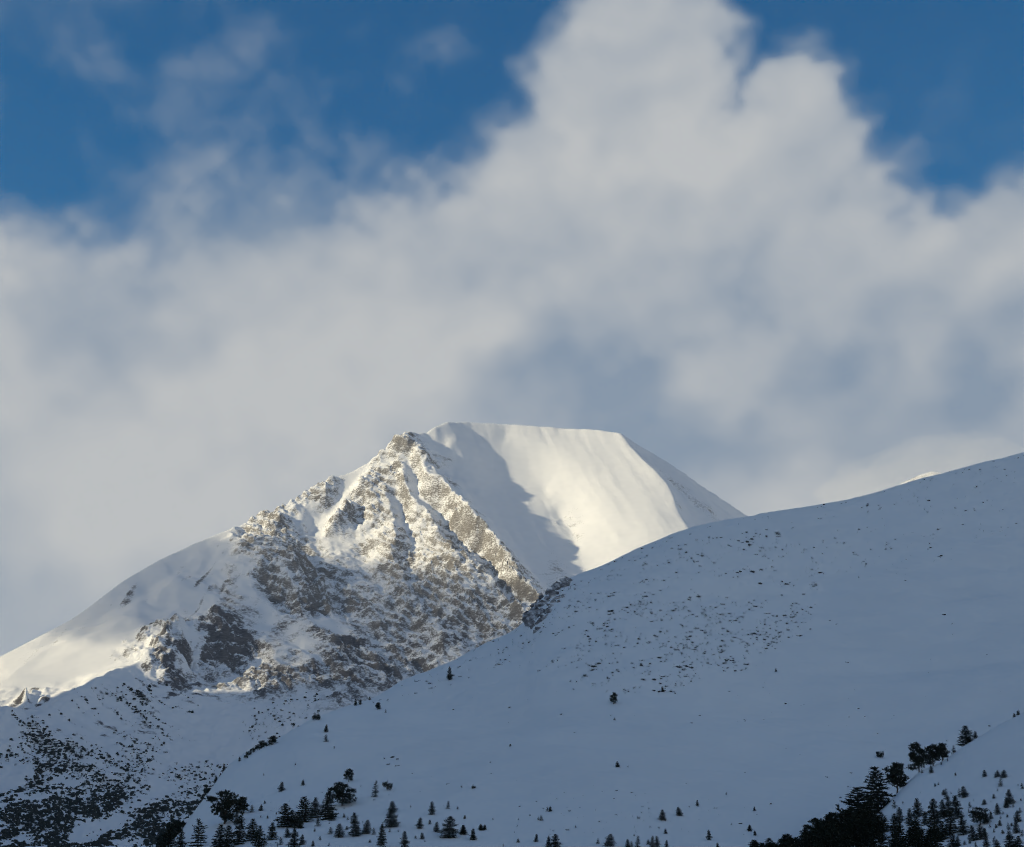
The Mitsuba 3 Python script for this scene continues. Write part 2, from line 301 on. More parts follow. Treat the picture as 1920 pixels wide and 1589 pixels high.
# along the fall line of the face (down, to the right and towards the camera) and across it
A1, A2 = (WX * 0.50 - WY * 0.866), (WX * 0.866 + WY * 0.50)
rib = ridged(A2 / 105, A1 / 420, MZ / 900, 4, 3) - 0.45
lump = ridged(WX / 75, WY / 75, MZ / 75, 5, 11) - 0.45
strata = MZ + 0.55 * MX + 26 * (fb(MX / 60, MY / 60, MZ / 60, 3, 60) - 0.5)
ledge = fb(strata / 17.0, MX / 240, MY / 240, 3, 21) - 0.5
fine = fb(MX / 11, MY / 11, MZ / 9, 3, 31) - 0.5
R1 = np.clip(ROCK, 0, 1)
st = strata / 25.0 + 0.35 * (fb(MX / 18, MY / 18, MZ / 18, 2, 141) - 0.5)
fr = st - np.floor(st)
terrace = (smooth(0.38, 0.72, fr) - fr) * 25.0 * (0.35 + 0.9 * fb(MX / 90, MY / 90, MZ / 90, 2, 151))
crag = ridged(WX / 38 + 0.3 * fine, WY / 38, MZ / 30, 3, 131) - 0.45
gully = ridged(A2 / 44 + 0.4 * fb(MX / 50, MY / 50, MZ / 50, 2, 181), A1 / 260, MZ / 700, 3, 191) - 0.45
MZ = MZ + 1.12 * smooth(0.20, 0.72, R1) * (30 * gully + 36 * rib + 22 * lump + 5 * ledge + 0.6 * terrace + 13 * crag + 11 * fine)
soft = fb(MX / 210, MY / 210, 0, 3, 71) - 0.5
flute = (fb((WX * 0.93 + WY * 0.37) / 20, (WY * 0.93 - WX * 0.37) / 260, 0, 3, 81) - 0.5) * 2.0 * smooth(550, 800, MZ)
MZ = MZ + (1 - R1) * (9 * soft + 1.9 * flute * (0.3 + 1.4 * nz(MX / 120, MY / 120, 0, 161)) * smooth(3800, 3900, MY) + 1.2 * (fb(MX / 25, MY / 25, 0, 3, 91) - 0.5))
# the cirque at the left: uneven floor, and the spur's side runs down in narrow rocky streaks
floor = smooth(3180, 3050, MY) * smooth(-380, -480, MX)
cu, cv_ = MX * 0.45 + MY * 0.89, -MX * 0.89 + MY * 0.45
streak = 0.7 * (fb(cu / 10, cv_ / 80, 0, 3, 201) - 0.5) + 0.5 * (fb(MX / 22, MY / 22, 0, 3, 202) - 0.5)
side = floor * smooth(2480, 2620, MY) * smooth(-560, -680, MX)
MZ = MZ + floor * (24 * (fb(MX / 120, MY / 150, 0, 3, 211) - 0.5) + 11 * (ridged(MX / 60, MY / 80, 0, 3, 221) - 0.45)) + side * 13 * streak
MZ = MZ - 22 * smooth(1720, 1560, RR)[:, None]          # the foot dips under the valley ground
# how steep each spot is, against its surroundings
gx = np.gradient(MZ, axis=1) / (RR[:, None] * (AZ[1] - AZ[0]))
gy = np.gradient(MZ, axis=0) / np.gradient(RR)[:, None]
steep = np.hypot(gx, gy)
local = gaussian_filter(steep, 9)
bare = 0.265 + 0.38 * ROCK + 0.25 * (fb(MX / 13, MY / 13, MZ / 10, 2, 121) - 0.5) + 0.26 * np.clip(steep - local, -0.8, 0.8) + 0.55 * (fb(MX / 38, MY / 38, MZ / 30, 3, 101) - 0.5)
bare -= 0.6 * smooth(0.3, 0.02, ROCK)
bare -= 0.05 * smooth(3700, 3850, MY)
# the left slope: thin streaks of stones along its fall line
lp = np.array([(d * math.tan(ang(px, py)[0]), d) for px, py, d in ((150, 1300, 3080), (330, 1100, 3550))]); ld = (lp[1] - lp[0]) / np.linalg.norm(lp[1] - lp[0])
lu, lv = MX * ld[0] + MY * ld[1], MX * ld[1] - MY * ld[0]
on_left = smooth(-745, -800, MX + 0.10 * (MY - 3850)) * smooth(3000, 3050, MY)
bare = bare + side * (2.0 * (streak - 0.05) + 0.5 * (fb(MX / 90, MY / 90, 0, 2, 231) - 0.5)) + 0.45 * floor * (1 - side) * (fb(MX / 30, MY / 60, 0, 4, 241) - 0.5)
bare = bare + on_left * (1.1 * (fb(lu / 110, lv / 13, 0, 3, 171) - 0.56))
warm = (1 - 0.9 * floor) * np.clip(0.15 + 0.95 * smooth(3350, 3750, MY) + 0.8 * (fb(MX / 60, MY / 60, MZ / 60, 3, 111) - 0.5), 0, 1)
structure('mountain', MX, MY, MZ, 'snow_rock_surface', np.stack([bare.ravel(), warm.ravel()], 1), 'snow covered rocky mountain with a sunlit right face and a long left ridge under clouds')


def mountain_height(x, y):
    r, a = np.hypot(x, y), np.arctan2(x, y)
    return map_coordinates(MZ, [np.interp(r, RR, np.arange(len(RR))), np.interp(a, AZ, np.arange(len(AZ)))], order=1)


# ------------------------------------------------------------------ the near slope and the spur with the wood: convex slopes that rise away from the camera
class Slope:
    """Along each azimuth the ground rises from r0 to a crest at range R that is seen under the tangent E, and falls away behind it."""

    def __init__(self, crest, r0, e0, power, drop, bumps, seed):
        c = np.array([(*ang(px, py), r) for px, py, r in crest])
        k = np.linspace(c[0, 0], c[-1, 0], 4000)
        per = FPX * (k[1] - k[0])
        e, r = PchipInterpolator(c[:, 0], c[:, 1])(k), PchipInterpolator(c[:, 0], c[:, 2])(k)
        es, r = gaussian_filter(e, 95 / per), gaussian_filter(r, 70 / per)
        self.E, self.R, self.ES = (lambda a: np.interp(a, k, e)), (lambda a: np.interp(a, k, r)), (lambda a: np.interp(a, k, es))
        self.lo, self.hi = c[0, 0], c[-1, 0]
        self.r0, self.e0, self.power, self.drop, self.bumps, self.seed = r0, e0, power, drop, bumps, seed

    def height(self, x, y):
        r, a = np.hypot(x, y), np.clip(np.arctan2(x, y), self.lo, self.hi)
        R = self.R(a)
        t = (r - self.r0) / (R - self.r0)
        near = smooth(0.45, 0.97, t)
        E = self.ES(a) * (1 - near) + self.E(a) * near
        f = 1 - np.clip(1 - t, 0, None) ** (self.power(a) if callable(self.power) else self.power)
        tan = self.e0 + (E - self.e0) * f - self.drop * np.maximum(E - self.e0, 0.03) * np.clip(t - 1, 0, None) ** 1.6
        z = EYE[2] + r * tan - np.clip(t - 1, 0, None) * 60
        z = np.where(t < 0, EYE[2] + r * (self.e0 * np.clip(r / self.r0, 0, 1) - (1 - np.clip(r / self.r0, 0, 1)) * 0.004) , z)
        s = self.seed
        for wl, amp in self.bumps:
            ramp = smooth(0, 0.25, t) * (1 - (0.93 if wl > 100 else 0.75 if wl > 40 else 0.0) * smooth(0.70, 1.0, t))
            z = z + ramp * amp * (fb(x / wl, y / wl, 0, 3, s) - 0.5)
            s += 7
        return z

    def table(self):
        self.ta = np.linspace(math.radians(-22), math.radians(22), 900)
        self.tr = np.linspace(self.r0 * 0.55, self.R(self.ta).max() * 1.02, 1100)
        x, y = np.sin(self.ta)[:, None] * self.tr, np.cos(self.ta)[:, None] * self.tr
        tan = (self.height(x, y) - EYE[2]) / self.tr
        tan = np.where(self.tr[None] > self.R(self.ta)[:, None] * 1.02, -9, tan)
        self.peak = tan.argmax(1)
        self.run = np.maximum.accumulate(tan, 1)

    def hit(self, px, py):
        """The nearest point of the slope that is seen at this pixel (its crest, where the pixel lies above it)."""
        a, t = ang(px, py)
        a = float(a)
        i = int(np.clip(round((a - self.ta[0]) / (self.ta[1] - self.ta[0])), 0, len(self.ta) - 1))
        k = min(int(np.searchsorted(self.run[i], t)), int(self.peak[i]))
        r = self.tr[k]
        if 0 < k and self.run[i, k] > t > self.run[i, k - 1]:
            r = self.tr[k - 1] + (self.tr[k] - self.tr[k - 1]) * (t - self.run[i, k - 1]) / (self.run[i, k] - self.run[i, k - 1])
        x, y = r * math.sin(a), r * math.cos(a)
        return np.array([x, y, EYE[2] + r * min(float(t), float(self.run[i, k]))])


hill = Slope([(-900, 1760, 420), (-300, 1700, 480), (100, 1660, 560), (240, 1625, 600), (330, 1568, 640), (380, 1500, 665), (425, 1443, 690), (460, 1414, 715), (515, 1388, 750), (560, 1360, 780), (590, 1346, 800), (690, 1311, 880), (760, 1275, 930), (850, 1238, 990), (900, 1212, 1020),
              (950, 1190, 1060), (985, 1165, 1090), (1005, 1135, 1110), (1040, 1098, 1140), (1070, 1082, 1170), (1110, 1068, 1200), (1200, 1026, 1260), (1290, 992, 1320), (1360, 976, 1380), (1480, 956, 1450), (1600, 935, 1520), (1730, 896, 1600), (1830, 870, 1650), (1920, 848, 1700),
              (2050, 810, 1760), (2300, 770, 1850), (2900, 800, 1900), (3800, 900, 1900)], 330, -0.018, lambda a: 1.45 - 0.27 * smooth(0.02, 0.26, a), 0.9, ((330, 34.0), (150, 16.0), (60, 6.5), (22, 2.2), (7, 0.45)), 200)
spur_slope = Slope([(900, 1900, 330), (1300, 1700, 380), (1420, 1618, 430), (1500, 1590, 450), (1560, 1566, 465), (1609, 1545, 480), (1646, 1522, 490), (1682, 1486, 500), (1723, 1448, 510), (1767, 1428, 518), (1810, 1396, 525), (1856, 1368, 535), (1920, 1336, 550),
                    (2050, 1280, 570), (2300, 1200, 600), (2900, 1150, 620), (3800, 1250, 620)], 240, -0.03, 1.35, 1.3, ((70, 3.0), (25, 1.1), (9, 0.4), (4, 0.15)), 300)
for key, s, a0, a1, na, r1, nr, lab in (('snow_slope', hill, -34, 45, 820, 2300, 430, 'broad shaded snow slope rising to the right, dotted with dwarf shrubs'), ('snow_spur', spur_slope, -4, 45, 520, 820, 260, 'near snow spur with a pine wood at the lower right')):
    A_ = np.radians(np.linspace(a0, a1, na))
    q = np.linspace(0, 1, nr)
    R_ = (s.r0 * 0.55) + (r1 - s.r0 * 0.55) * q ** 1.25
    X_, Y_ = np.sin(A_)[None] * R_[:, None], np.cos(A_)[None] * R_[:, None]
    s.table()
    sink = 14 * (1 - smooth(0, 0.06, q))[:, None] + 14 * (1 - smooth(0, 0.05, np.linspace(0, 1, na)))[None]          # the edges dip under the ground
    structure(key, X_, Y_, s.height(X_, Y_) - sink, 'snow_surface', None, lab)

# the wide snowy ground under everything, out to the horizon
ga, gr = np.radians(np.linspace(-180, 180, 145)), np.concatenate([[0.01], np.geomspace(20, 45000, 60)])
GX, GY = np.sin(ga)[None] * gr[:, None], np.cos(ga)[None] * gr[:, None]
structure('ground', GX, GY, 0.0 * GX - 0.2 - 5.5 * smooth(120, 420, gr)[:, None] + 0 * GY, 'snow_surface', None, 'snowy valley ground reaching to the horizon')

# the mountain across the valley, left of and behind the viewpoint: it throws the shade over the valley and the near slope
S2 = SUN[:2] / np.linalg.norm(SUN[:2]); SP = np.array([S2[1], -S2[0]])
TE = SUN[2] / math.hypot(SUN[0], SUN[1])
pa, pb = np.meshgrid(np.linspace(-100, 3400, 150), np.linspace(-2600, 3700, 240), indexing='ij')       # towards the sun, across it
BX, BY = pa * S2[0] + pb * SP[0] + S2[0] * 0, pa * S2[1] + pb * SP[1]
crest = np.interp(pb, [-2600, -1500, -600, 200, 700, 1050, 1500, 2000, 2500, 2800, 3000, 3165, 3212, 3500], [300, 800, 1200, 1480, 1650, 1700, 1500, 1200, 960, 930, 940, 950, 500, -60])
crest = crest + 50 * (fb(pb / 300, 0, 0, 3, 400) - 0.5)
mid = np.interp(pb, [1500, 2300, 2700], [1500, 1050, 850]) + 120 * (fb(pb / 500, 3, 0, 2, 410) - 0.5)
BZ = crest - np.where(pa < mid, (mid - pa) * 1.25, (pa - mid) * 0.7)
BZ = np.maximum(BZ, -40) + 60 * (ridged(BX / 300, BY / 300, 0, 5, 420) - 0.5) * smooth(-40, 200, BZ) - 10
bg = np.hypot(np.gradient(BZ, axis=0) / (pa[1, 0] - pa[0, 0]), np.gradient(BZ, axis=1) / (pb[0, 1] - pb[0, 0]))
bb = 0.25 * (bg - 1.1) + 0.30 + 0.3 * (fb(BX / 80, BY / 80, BZ / 80, 3, 430) - 0.5)
structure('side_mountain', BX, BY, BZ, 'snow_rock_surface', np.stack([bb.ravel(), 0.3 + 0 * bb.ravel()], 1), 'snowy mountain across the valley, left of the view')

# a cloud that drifts past the side mountain, out of the frame: its thin shade lies on the left ridge and the lower rocks
scene['cloud_medium'] = {'type': 'homogeneous', 'albedo': 0.97, 'sigma_t': 0.0019}
B1 = np.array([S2[0], S2[1], TE]); B1 /= np.linalg.norm(B1)
B2 = np.array([SP[0], SP[1], 0.0]); B3 = np.cross(B1, B2); B3 *= np.sign(B3[2])
for ck, (CA, CP, CQ, rx, ry) in enumerate(((2300, 3570, 785, 400, 265), (2900, 3150, 715, 215, 185), (2600, 3420, 905, 200, 150))):
    cm = trimesh.creation.icosphere(4)
    cv = cm.vertices * (1 + 0.5 * (fb(cm.vertices[:, 0] * 1.6, cm.vertices[:, 1] * 1.6, cm.vertices[:, 2] * 1.6, 3, 500 + ck) - 0.5))[:, None]
    cv = np.array([S2[0] * CA + SP[0] * CP, S2[1] * CA + SP[1] * CP, CQ + TE * CA]) + cv[:, :1] * B1 * 520 + cv[:, 1:2] * B2 * rx + cv[:, 2:] * B3 * ry
    cm = trimesh.Trimesh(cv, cm.faces, process=False); cm.fix_normals()
    key = 'drifting_cloud' + ('' if ck == 0 else f'_{ck:03d}')
    scene[key] = mikit.ply(cm, {'type': 'null'}, smooth=True, interior={'type': 'ref', 'id': 'cloud_medium'})
    labels[key] = {'kind': 'stuff', 'label': ('largest', 'lowest', 'highest')[ck] + ' grey cloud drifting past the side mountain', 'category': 'cloud'}

# ------------------------------------------------------------------ the far summit that shows just above the near slope
FA = np.radians(np.linspace(9, 30, 200)); FR = np.linspace(5200, 7600, 120)
FX, FY = np.sin(FA)[None] * FR[:, None], np.cos(FA)[None] * FR[:, None]
fc = np.array([ang(px, py) for px, py in ((1450, 1090), (1560, 1010), (1640, 938), (1690, 904), (1725, 888), (1748, 881), (1775, 887), (1830, 908), (1900, 928), (2100, 1000), (2400, 1100))])
FE = np.interp(FA, fc[:, 0], fc[:, 1])[None] * 6400
FZ = FE - np.abs(FR[:, None] - 6400) * np.where(FR[:, None] < 6400, 0.75, 0.5) + 90 * (ridged(FX / 420, FY / 420, 0, 5, 600) - 0.5) * smooth(0, 160, np.abs(FR[:, None] - 6400))
structure('far_summit', FX, FY, FZ, 'snow_rock_surface', np.stack([(0.46 + 0.6 * (fb(FX / 40, FY / 60, FZ / 60, 3, 610) - 0.5)).ravel(), 0.4 + 0 * FX.ravel()], 1), 'distant pale summit showing just above the near slope')

# the cloud that the far summit is nearly lost in
scene['summit_cloud_medium'] = {'type': 'homogeneous', 'albedo': 0.96, 'sigma_t': 0.0007}
cm = trimesh.creation.icosphere(4)
cv = cm.vertices * (1 + 0.5 * (fb(cm.vertices[:, 0] * 1.6, cm.vertices[:, 1] * 1.6, cm.vertices[:, 2] * 1.6, 3, 520) - 0.5) * 1.6)[:, None]
ta_, tt_ = ang(1755, 925)
cv = cv * [480, 520, 190] + [5800 * math.sin(ta_), 5800 * math.cos(ta_), 5800 * tt_]
cm = trimesh.Trimesh(cv, cm.faces, process=False); cm.fix_normals()
scene['drifting_cloud_003'] = mikit.ply(cm, {'type': 'null'}, smooth=True, interior={'type': 'ref', 'id': 'summit_cloud_medium'})
labels['drifting_cloud_003'] = {'kind': 'stuff', 'label': 'pale cloud wrapped round the distant summit', 'category': 'cloud'}

# ------------------------------------------------------------------ vegetation
rng = np.random.default_rng(7)


def tuft(v, f, c, size, r, out=None, n=5):
    """A spray of narrow needle blades round the point c."""
    for _ in range(n):
        d = r.normal(size=3)
        if out is not None:
            d = d * 0.75 + out
        d /= np.linalg.norm(d)
        s = np.cross(d, r.normal(size=3)); s /= np.linalg.norm(s) + 1e-9
        L = size * r.uniform(0.75, 1.3)
        k = len(v)
        v += [c - d * L * 0.3 - s * L * 0.30, c - d * L * 0.3 + s * L * 0.30, c + d * L]
        f.append((k, k + 1, k + 2))


def trunk_mesh(h, r0, lean, r, forks=()):
    sides, parts = 7, []
    def limb(p, ra):
        v = []
        for q, w in zip(p, ra):
            for k in range(sides):
                a = 2 * math.pi * k / sides
                v.append((q[0] + w * math.cos(a), q[1] + w * math.sin(a), q[2]))
        f = []
        for i in range(len(p) - 1):
            for k in range(sides):
                a, b = i * sides + k, i * sides + (k + 1) % sides
                f += [(a, b, b + sides), (a, b + sides, a + sides)]
        return trimesh.Trimesh(v, f, process=False)
    t = np.linspace(-0.03, 1, 7)
    wob = np.cumsum(r.normal(0, 0.006, (7, 2)), 0)
    p = np.stack([lean[0] * t**2 + wob[:, 0], lean[1] * t**2 + wob[:, 1], t * h], 1)
    parts.append(limb(p, r0 * (1 - 0.88 * np.clip(t, 0, 1))))
    for z, d, L in forks:
        b = np.array([np.interp(z, p[:, 2], p[:, 0]), np.interp(z, p[:, 2], p[:, 1]), z])
        q = np.array([b + (d * s + np.array([0, 0, 0.35 * s * s])) * L for s in (0, 0.35, 0.7, 1)])
        parts.append(limb(q, r0 * np.array([0.5, 0.38, 0.25, 0.1])))
    return trimesh.util.concatenate(parts), p


def conical(seed, width=0.22, levels=15, bare=0.035, gap=0.0):
    r = np.random.default_rng(seed)
    tm, axis = trunk_mesh(0.97, 0.016, r.normal(0, 0.02, 2), r)
    v, f = [], []
    for i in range(levels):
        z = bare + (0.97 - bare) * (i / (levels - 1)) ** 0.9
        rad = width * (1 - z) ** 0.66 * r.uniform(0.68, 1.18) + 0.02
        if z < 0.25: rad *= 0.75 + z
        c = np.array([np.interp(z, axis[:, 2], axis[:, 0]), np.interp(z, axis[:, 2], axis[:, 1]), z])
        n = max(4, int(9 * (1 - z) + 4))
        a0 = r.uniform(0, 6.28)
        for k in range(n):
            if r.uniform() < gap: continue
            a = a0 + 6.283 * k / n + r.normal(0, 0.2)
            L = rad * r.uniform(0.6, 1.2)
            d = np.array([math.cos(a), math.sin(a), 0.0])
            m = max(2, int(L / 0.034))
            for j in range(m):
                s = (j + 0.8) / m
                q = c + d * L * s + np.array([0, 0, 0.04 * s * s * (1 if z > 0.5 else -0.6) + r.normal(0, 0.008)])
                tuft(v, f, q, 0.052, r, d * 0.8 + np.array([0, 0, 0.35]), 5)
    tuft(v, f, np.array([axis[-1, 0], axis[-1, 1], 0.96]), 0.04, r, np.array([0, 0, 1.2]), 6)
    return tm, trimesh.Trimesh(v, f, process=False)


def broad(seed, width=0.40, bare=0.16, lobes=9):
    r = np.random.default_rng(seed)
    fk, cs = [], []
    for k in range(lobes):
        a = 6.283 * (k * 0.382 + r.uniform(0, 0.15))
        z = bare + 0.12 + (0.70 - bare) * (k + 0.5) / lobes
        rad = width * (0.62 if z < 0.75 else 0.35) * r.uniform(0.65, 1.15) * (1.0 if z > 0.28 else 0.75)
        d = np.array([math.cos(a), math.sin(a), 0.1])
        fk.append((max(0.06, z - 0.12), d, rad * 0.9))
        cs.append((np.array([math.cos(a) * rad, math.sin(a) * rad, z]), r.uniform(0.11, 0.17)))
    cs += [(np.array([r.normal(0, 0.04), r.normal(0, 0.04), 0.86]), 0.14), (np.array([r.normal(0, 0.05), r.normal(0, 0.05), 0.62]), 0.18), (np.array([0, 0, 0.42]), 0.16)]
    tm, axis = trunk_mesh(0.85, 0.026, r.normal(0, 0.05, 2), r, fk)
    v, f = [], []
    for c, s in cs:
        for _ in range(60):
            d = r.normal(size=3); d /= np.linalg.norm(d)
            q = c + d * np.array([1.25, 1.25, 0.72]) * s * r.uniform(0.35, 1.05)
            tuft(v, f, q, 0.058, r, d * 0.6 + np.array([0, 0, 0.35]), 4)
    return tm, trimesh.Trimesh(v, f, process=False)


def bush(seed):
    r = np.random.default_rng(seed)
    v, f, fk = [], [], []
    for k in range(9):
        a = 6.283 * k / 9 + r.normal(0, 0.3)
        rad = r.uniform(0.1, 0.55)
        c = np.array([math.cos(a) * rad, math.sin(a) * rad, r.uniform(0.25, 0.65) * (1 - 0.4 * rad)])
        fk.append((0.08, np.array([math.cos(a), math.sin(a), 0.3]), rad))
        for _ in range(30):
            d = r.normal(size=3); d /= np.linalg.norm(d)
            tuft(v, f, c + d * np.array([0.26, 0.26, 0.24]) * r.uniform(0.3, 1), 0.10, r, d * 0.5 + np.array([0, 0, 0.4]), 4)
    tm, _ = trunk_mesh(0.4, 0.03, (0, 0), r, fk)
    return tm, trimesh.Trimesh(v, f, process=False)


def clump(r, n=3, flat=0.5):
    """A low cushion of dwarf shrub: rough lumps with ragged tips."""
    out = []
    for _ in range(n):
        m = trimesh.creation.icosahedron()
        v = m.vertices * r.uniform(0.65, 1.35, (12, 1)) * np.array([1, 1, flat]) * r.uniform(0.45, 0.9) + np.array([r.normal(0, 0.55), r.normal(0, 0.35), r.uniform(0.0, 0.25)])
        out.append(trimesh.Trimesh(v, m.faces, process=False))
    return trimesh.util.concatenate(out)


MODELS = {}
for kind, made in (('c', [conical(k, w) for k, w in ((1, .25), (2, .29), (3, .23), (4, .32), (5, .27))]), ('t', [conical(k, w, 12, .1, .28) for k, w in ((11, .24), (12, .28), (13, .21))]),
                   ('b', [broad(k, w, b) for k, w, b in ((21, .42, .02), (22, .46, .05), (23, .36, .10), (24, .50, .03))]), ('r', [bush(k) for k in (31, 32, 33)])):
    MODELS[kind] = [(mikit.ply(t, 'bark_surface', smooth=True), mikit.ply(c, 'foliage_surface')) for t, c in made]
COUNT = {}


def numbered(name):
    n = COUNT.get(name, 0); COUNT[name] = n + 1
    return name if n == 0 else f'{name}_{n:03d}'


def plant(p, h, kind, name, label, cat, group=None, wide=1.0):
    key = numbered(name)
    t, c = MODELS[kind][rng.integers(len(MODELS[kind]))]
    h = h * 1.07
    w = h * wide * rng.uniform(1.08, 1.36)
    m = T().translate([float(p[0]), float(p[1]), float(p[2]) - 0.01 * h - 0.05]).rotate([0, 0, 1], float(rng.uniform(0, 360))).rotate([1, 0, 0], float(rng.normal(0, 2.0))).scale([float(w), float(w), float(h)])
    scene[key + '__trunk'] = {**t, 'to_world': m}
    scene[key + '__crown'] = {**c, 'to_world': m}
    labels[key] = {'label': label, 'category': cat, **({'group': group} if group else {})}
    return key


def at(px, py, h, slope):
    p = slope.hit(px, py)
    return p, h * math.hypot(p[0], p[1]) / FPX


C4 = lambda q: (280 + q[0] / 3, 1240 + q[1] / 3, q[2] / 3, *q[3:])
C5 = lambda q: (840 + q[0] / 3, 1240 + q[1] / 3, q[2] / 3, *q[3:])
C6 = lambda q: (1380 + q[0] / 3.5556, 1240 + q[1] / 3.5556, q[2] / 3.5556, *q[3:])
NTH = ['first', 'second', 'third', 'fourth', 'fifth', 'sixth', 'seventh', 'eighth', 'ninth', 'tenth', 'eleventh', 'twelfth', 'thirteenth', 'fourteenth', 'fifteenth', 'sixteenth', 'seventeenth', 'eighteenth', 'nineteenth', 'twentieth']
HEROES = []
KIND = {'c': 'dense conical', 't': 'sparse young', 'b': 'broad rounded'}


def row(trees, slope, where, group):
    """Pines that can be counted from left to right."""
    for i, q in enumerate(sorted(trees)):
        p, h = at(q[0], q[1], q[2], slope)
        plant(p, h, q[3], 'pine_tree', f"{KIND[q[3]]} pine, {NTH[i]} from left {where}", 'tree', group, q[4] if len(q) > 4 else 1.0)
        HEROES.append((q[0], q[1], f"the {NTH[i]} pine from left {where}"))


def one(q, slope, label, name='pine_tree', cat='tree'):
    p, h = at(q[0], q[1], q[2], slope)
    plant(p, h, q[3], name, label, cat, None, q[4] if len(q) > 4 else 1.0)


# the dark pair and the trees along the lower edge of the near slope, left part
one(C4((425, 915, 168, 'b', 1.0)), hill, 'largest dark round pine at the left foot of the slope, left of a touching pair')
one(C4((515, 858, 88, 'b', 1.15)), hill, 'smaller rounded pine touching the right side of the largest dark pine at the left')
row([C4(q) for q in ((105, 1060, 112, 'c', 1.25), (175, 1062, 95, 'c', 1.1), (270, 1050, 135, 't', 1.2), (392, 1066, 122, 'c', 1.1), (440, 1062, 115, 'c', 1.2), (505, 1030, 138, 'c', 0.95), (490, 918, 62, 'c', 1.1), (575, 1008, 102, 'c', 1.25), (612, 1050, 105, 'c', 1.15), (690, 1005, 82, 'c', 1.2))],
    hill, 'by the lower left edge', 'tall pines by the lower left edge of the slope')
row([C4(q) for q in ((760, 932, 112, 'c', 1.45), (800, 930, 80, 'c', 1.3), (830, 935, 75, 'c', 1.3), (872, 905, 122, 'c', 1.3), (935, 882, 98, 'c', 1.1), (948, 930, 52, 't', 1.1), (850, 942, 42, 'c', 1.3), (1003, 890, 150, 'c', 1.0), (1085, 812, 118, 'b', 1.25))],
    hill, 'in the dense clump left of centre', 'pines in the dense dark clump on the lower slope')
one(C4((1120, 680, 70, 'b', .8)), hill, 'lone dark pine standing just above the dense clump on the lower slope')
one(C4((1268, 765, 82, 't', 1.1)), hill, 'thin pine standing right of the dense clump, beside a snow hollow')
one(C4((1342, 727, 58, 'r', .55)), hill, 'bushy round pine at the rim of the snow hollow right of the dense clump', 'dwarf_pine', 'shrub')
one(C4((743, 733, 46, 'c', 1.3)), hill, 'small lone pine on the open snow above the dense clump, left of a tiny one')
one(C4((865, 698, 27, 'c', 1.3)), hill, 'tiny lone pine on the open snow above the dense clump')
one(C4((993, 400, 38, 'c', 1.2)), hill, 'upper one of two small pines standing one above the other near the left crest')
one(C4((993, 453, 36, 't', 1.5)), hill, 'lower one of two small pines standing one above the other near the left crest')
one(C4((938, 332, 50, 'r', .55)), hill, 'dark round bush standing on the left crest against the snowy valley', 'dwarf_pine', 'shrub')
one(C4((1285, 272, 38, 'b', 1.0)), hill, 'small leaning dark pine just below the crest, right of the round bush')
one(C4((1330, 291, 16, 't', 1.3)), hill, 'tiny sapling right below the small leaning pine under the crest', 'pine_sapling')
one(C4((1690, 106, 68, 'c', .75)), hill, 'slim dark pine high on the slope under the rocky knee of the crest')
for q, lab in (((1160, 249, 34, 'c', 1.2), 'left one of two small dark pines peeping over the crest'), ((1186, 245, 28, 'c', 1.2), 'right one of two small dark pines peeping over the crest'), ((1240, 219, 17, 'c', 1.4), 'tiny dark pine on the crest right of the two peeping pines')):
    one(C4(q), hill, lab)
one(C4((692, 472, 50, 'b', 1.1)), hill, 'dark rounded pine on the left crest line, topmost of the crest group')
one(C4((632, 494, 45, 'b', 1.2)), hill, 'dark ragged pine on the left crest line, second of the crest group')
for q in ((608, 500, 32, 'r', .7), (585, 515, 34, 'r', .7), (560, 530, 30, 'r', .8), (542, 547, 24, 'r', .8), (655, 480, 25, 'r', .8)):
    p, h = at(*C4(q)[:3], hill)
    plant(p, h, 'r', 'dwarf_pine', 'low dark bush in the ragged line on the left crest', 'shrub', 'bushes in the ragged line on the left crest', q[4])
one(C4((508, 563, 22, 'c', 1.2)), hill, 'tiny pine on the left crest below the ragged line of bushes')
row([C4(q) for q in ((1367, 853, 56, 'c', 1.4), (1365, 932, 82, 'c', 1.5), (1590, 863, 64, 'c', 1.1), (1680, 831, 38, 't', 1.2), (1160, 985, 112, 'c', 1.05), (1220, 970, 66, 'c', 1.2), (1068, 992, 66, 'c', 1.5), (1305, 1042, 106, 'c', 0.95), (1435, 1050, 80, 'c', 1.1),
                          (1520, 940, 52, 'c', 1.4), (1615, 960, 48, 'c', 1.2), (1685, 992, 102, 'c', 1.7), (1765, 974, 44, 'c', 1.5), (1820, 1006, 54, 'c', 1.2), (812, 1052, 98, 'c', 1.0), (858, 1032, 48, 'c', 1.2), (778, 992, 44, 'c', 1.6))],
    hill, 'among separate pines left of centre', 'separate pines along the bottom left of centre')
row([C5(q) for q in ((495, 1016, 38, 'c', 1.1), (565, 1047, 54, 'c', 1.0), (605, 1050, 66, 'c', 1.5), (908, 1040, 58, 'c', 1.6), (1012, 1048, 40, 'c', 1.3), (1067, 1047, 54, 't', 1.2), (1150, 1049, 56, 'c', 1.1), (1177, 1049, 56, 'c', 1.1), (1230, 1046, 34, 'c', 1.1))],
    hill, 'along the bottom centre edge', 'small pines along the bottom centre edge')
row([C5(q) for q in ((1207, 894, 50, 'c', 1.5), (1303, 869, 42, 'c', 1.4), (1468, 1006, 48, 'c', 1.2), (1697, 956, 30, 'c', 1.3), (1225, 971, 25, 'c', 1.3))],
    hill, 'on open snow right of centre', 'pines on the open snow right of centre')
one(C5((932, 242, 64, 'b', .75)), hill, 'lone dark leaning pine in the middle of the open slope')
one(C5((1208, 173, 28, 'c', 1.2)), hill, 'small dark pine right of the lone leaning pine on the open slope')
one(C5((955, 596, 28, 'c', 1.4)), hill, 'small conical pine alone in the empty middle of the lower slope')
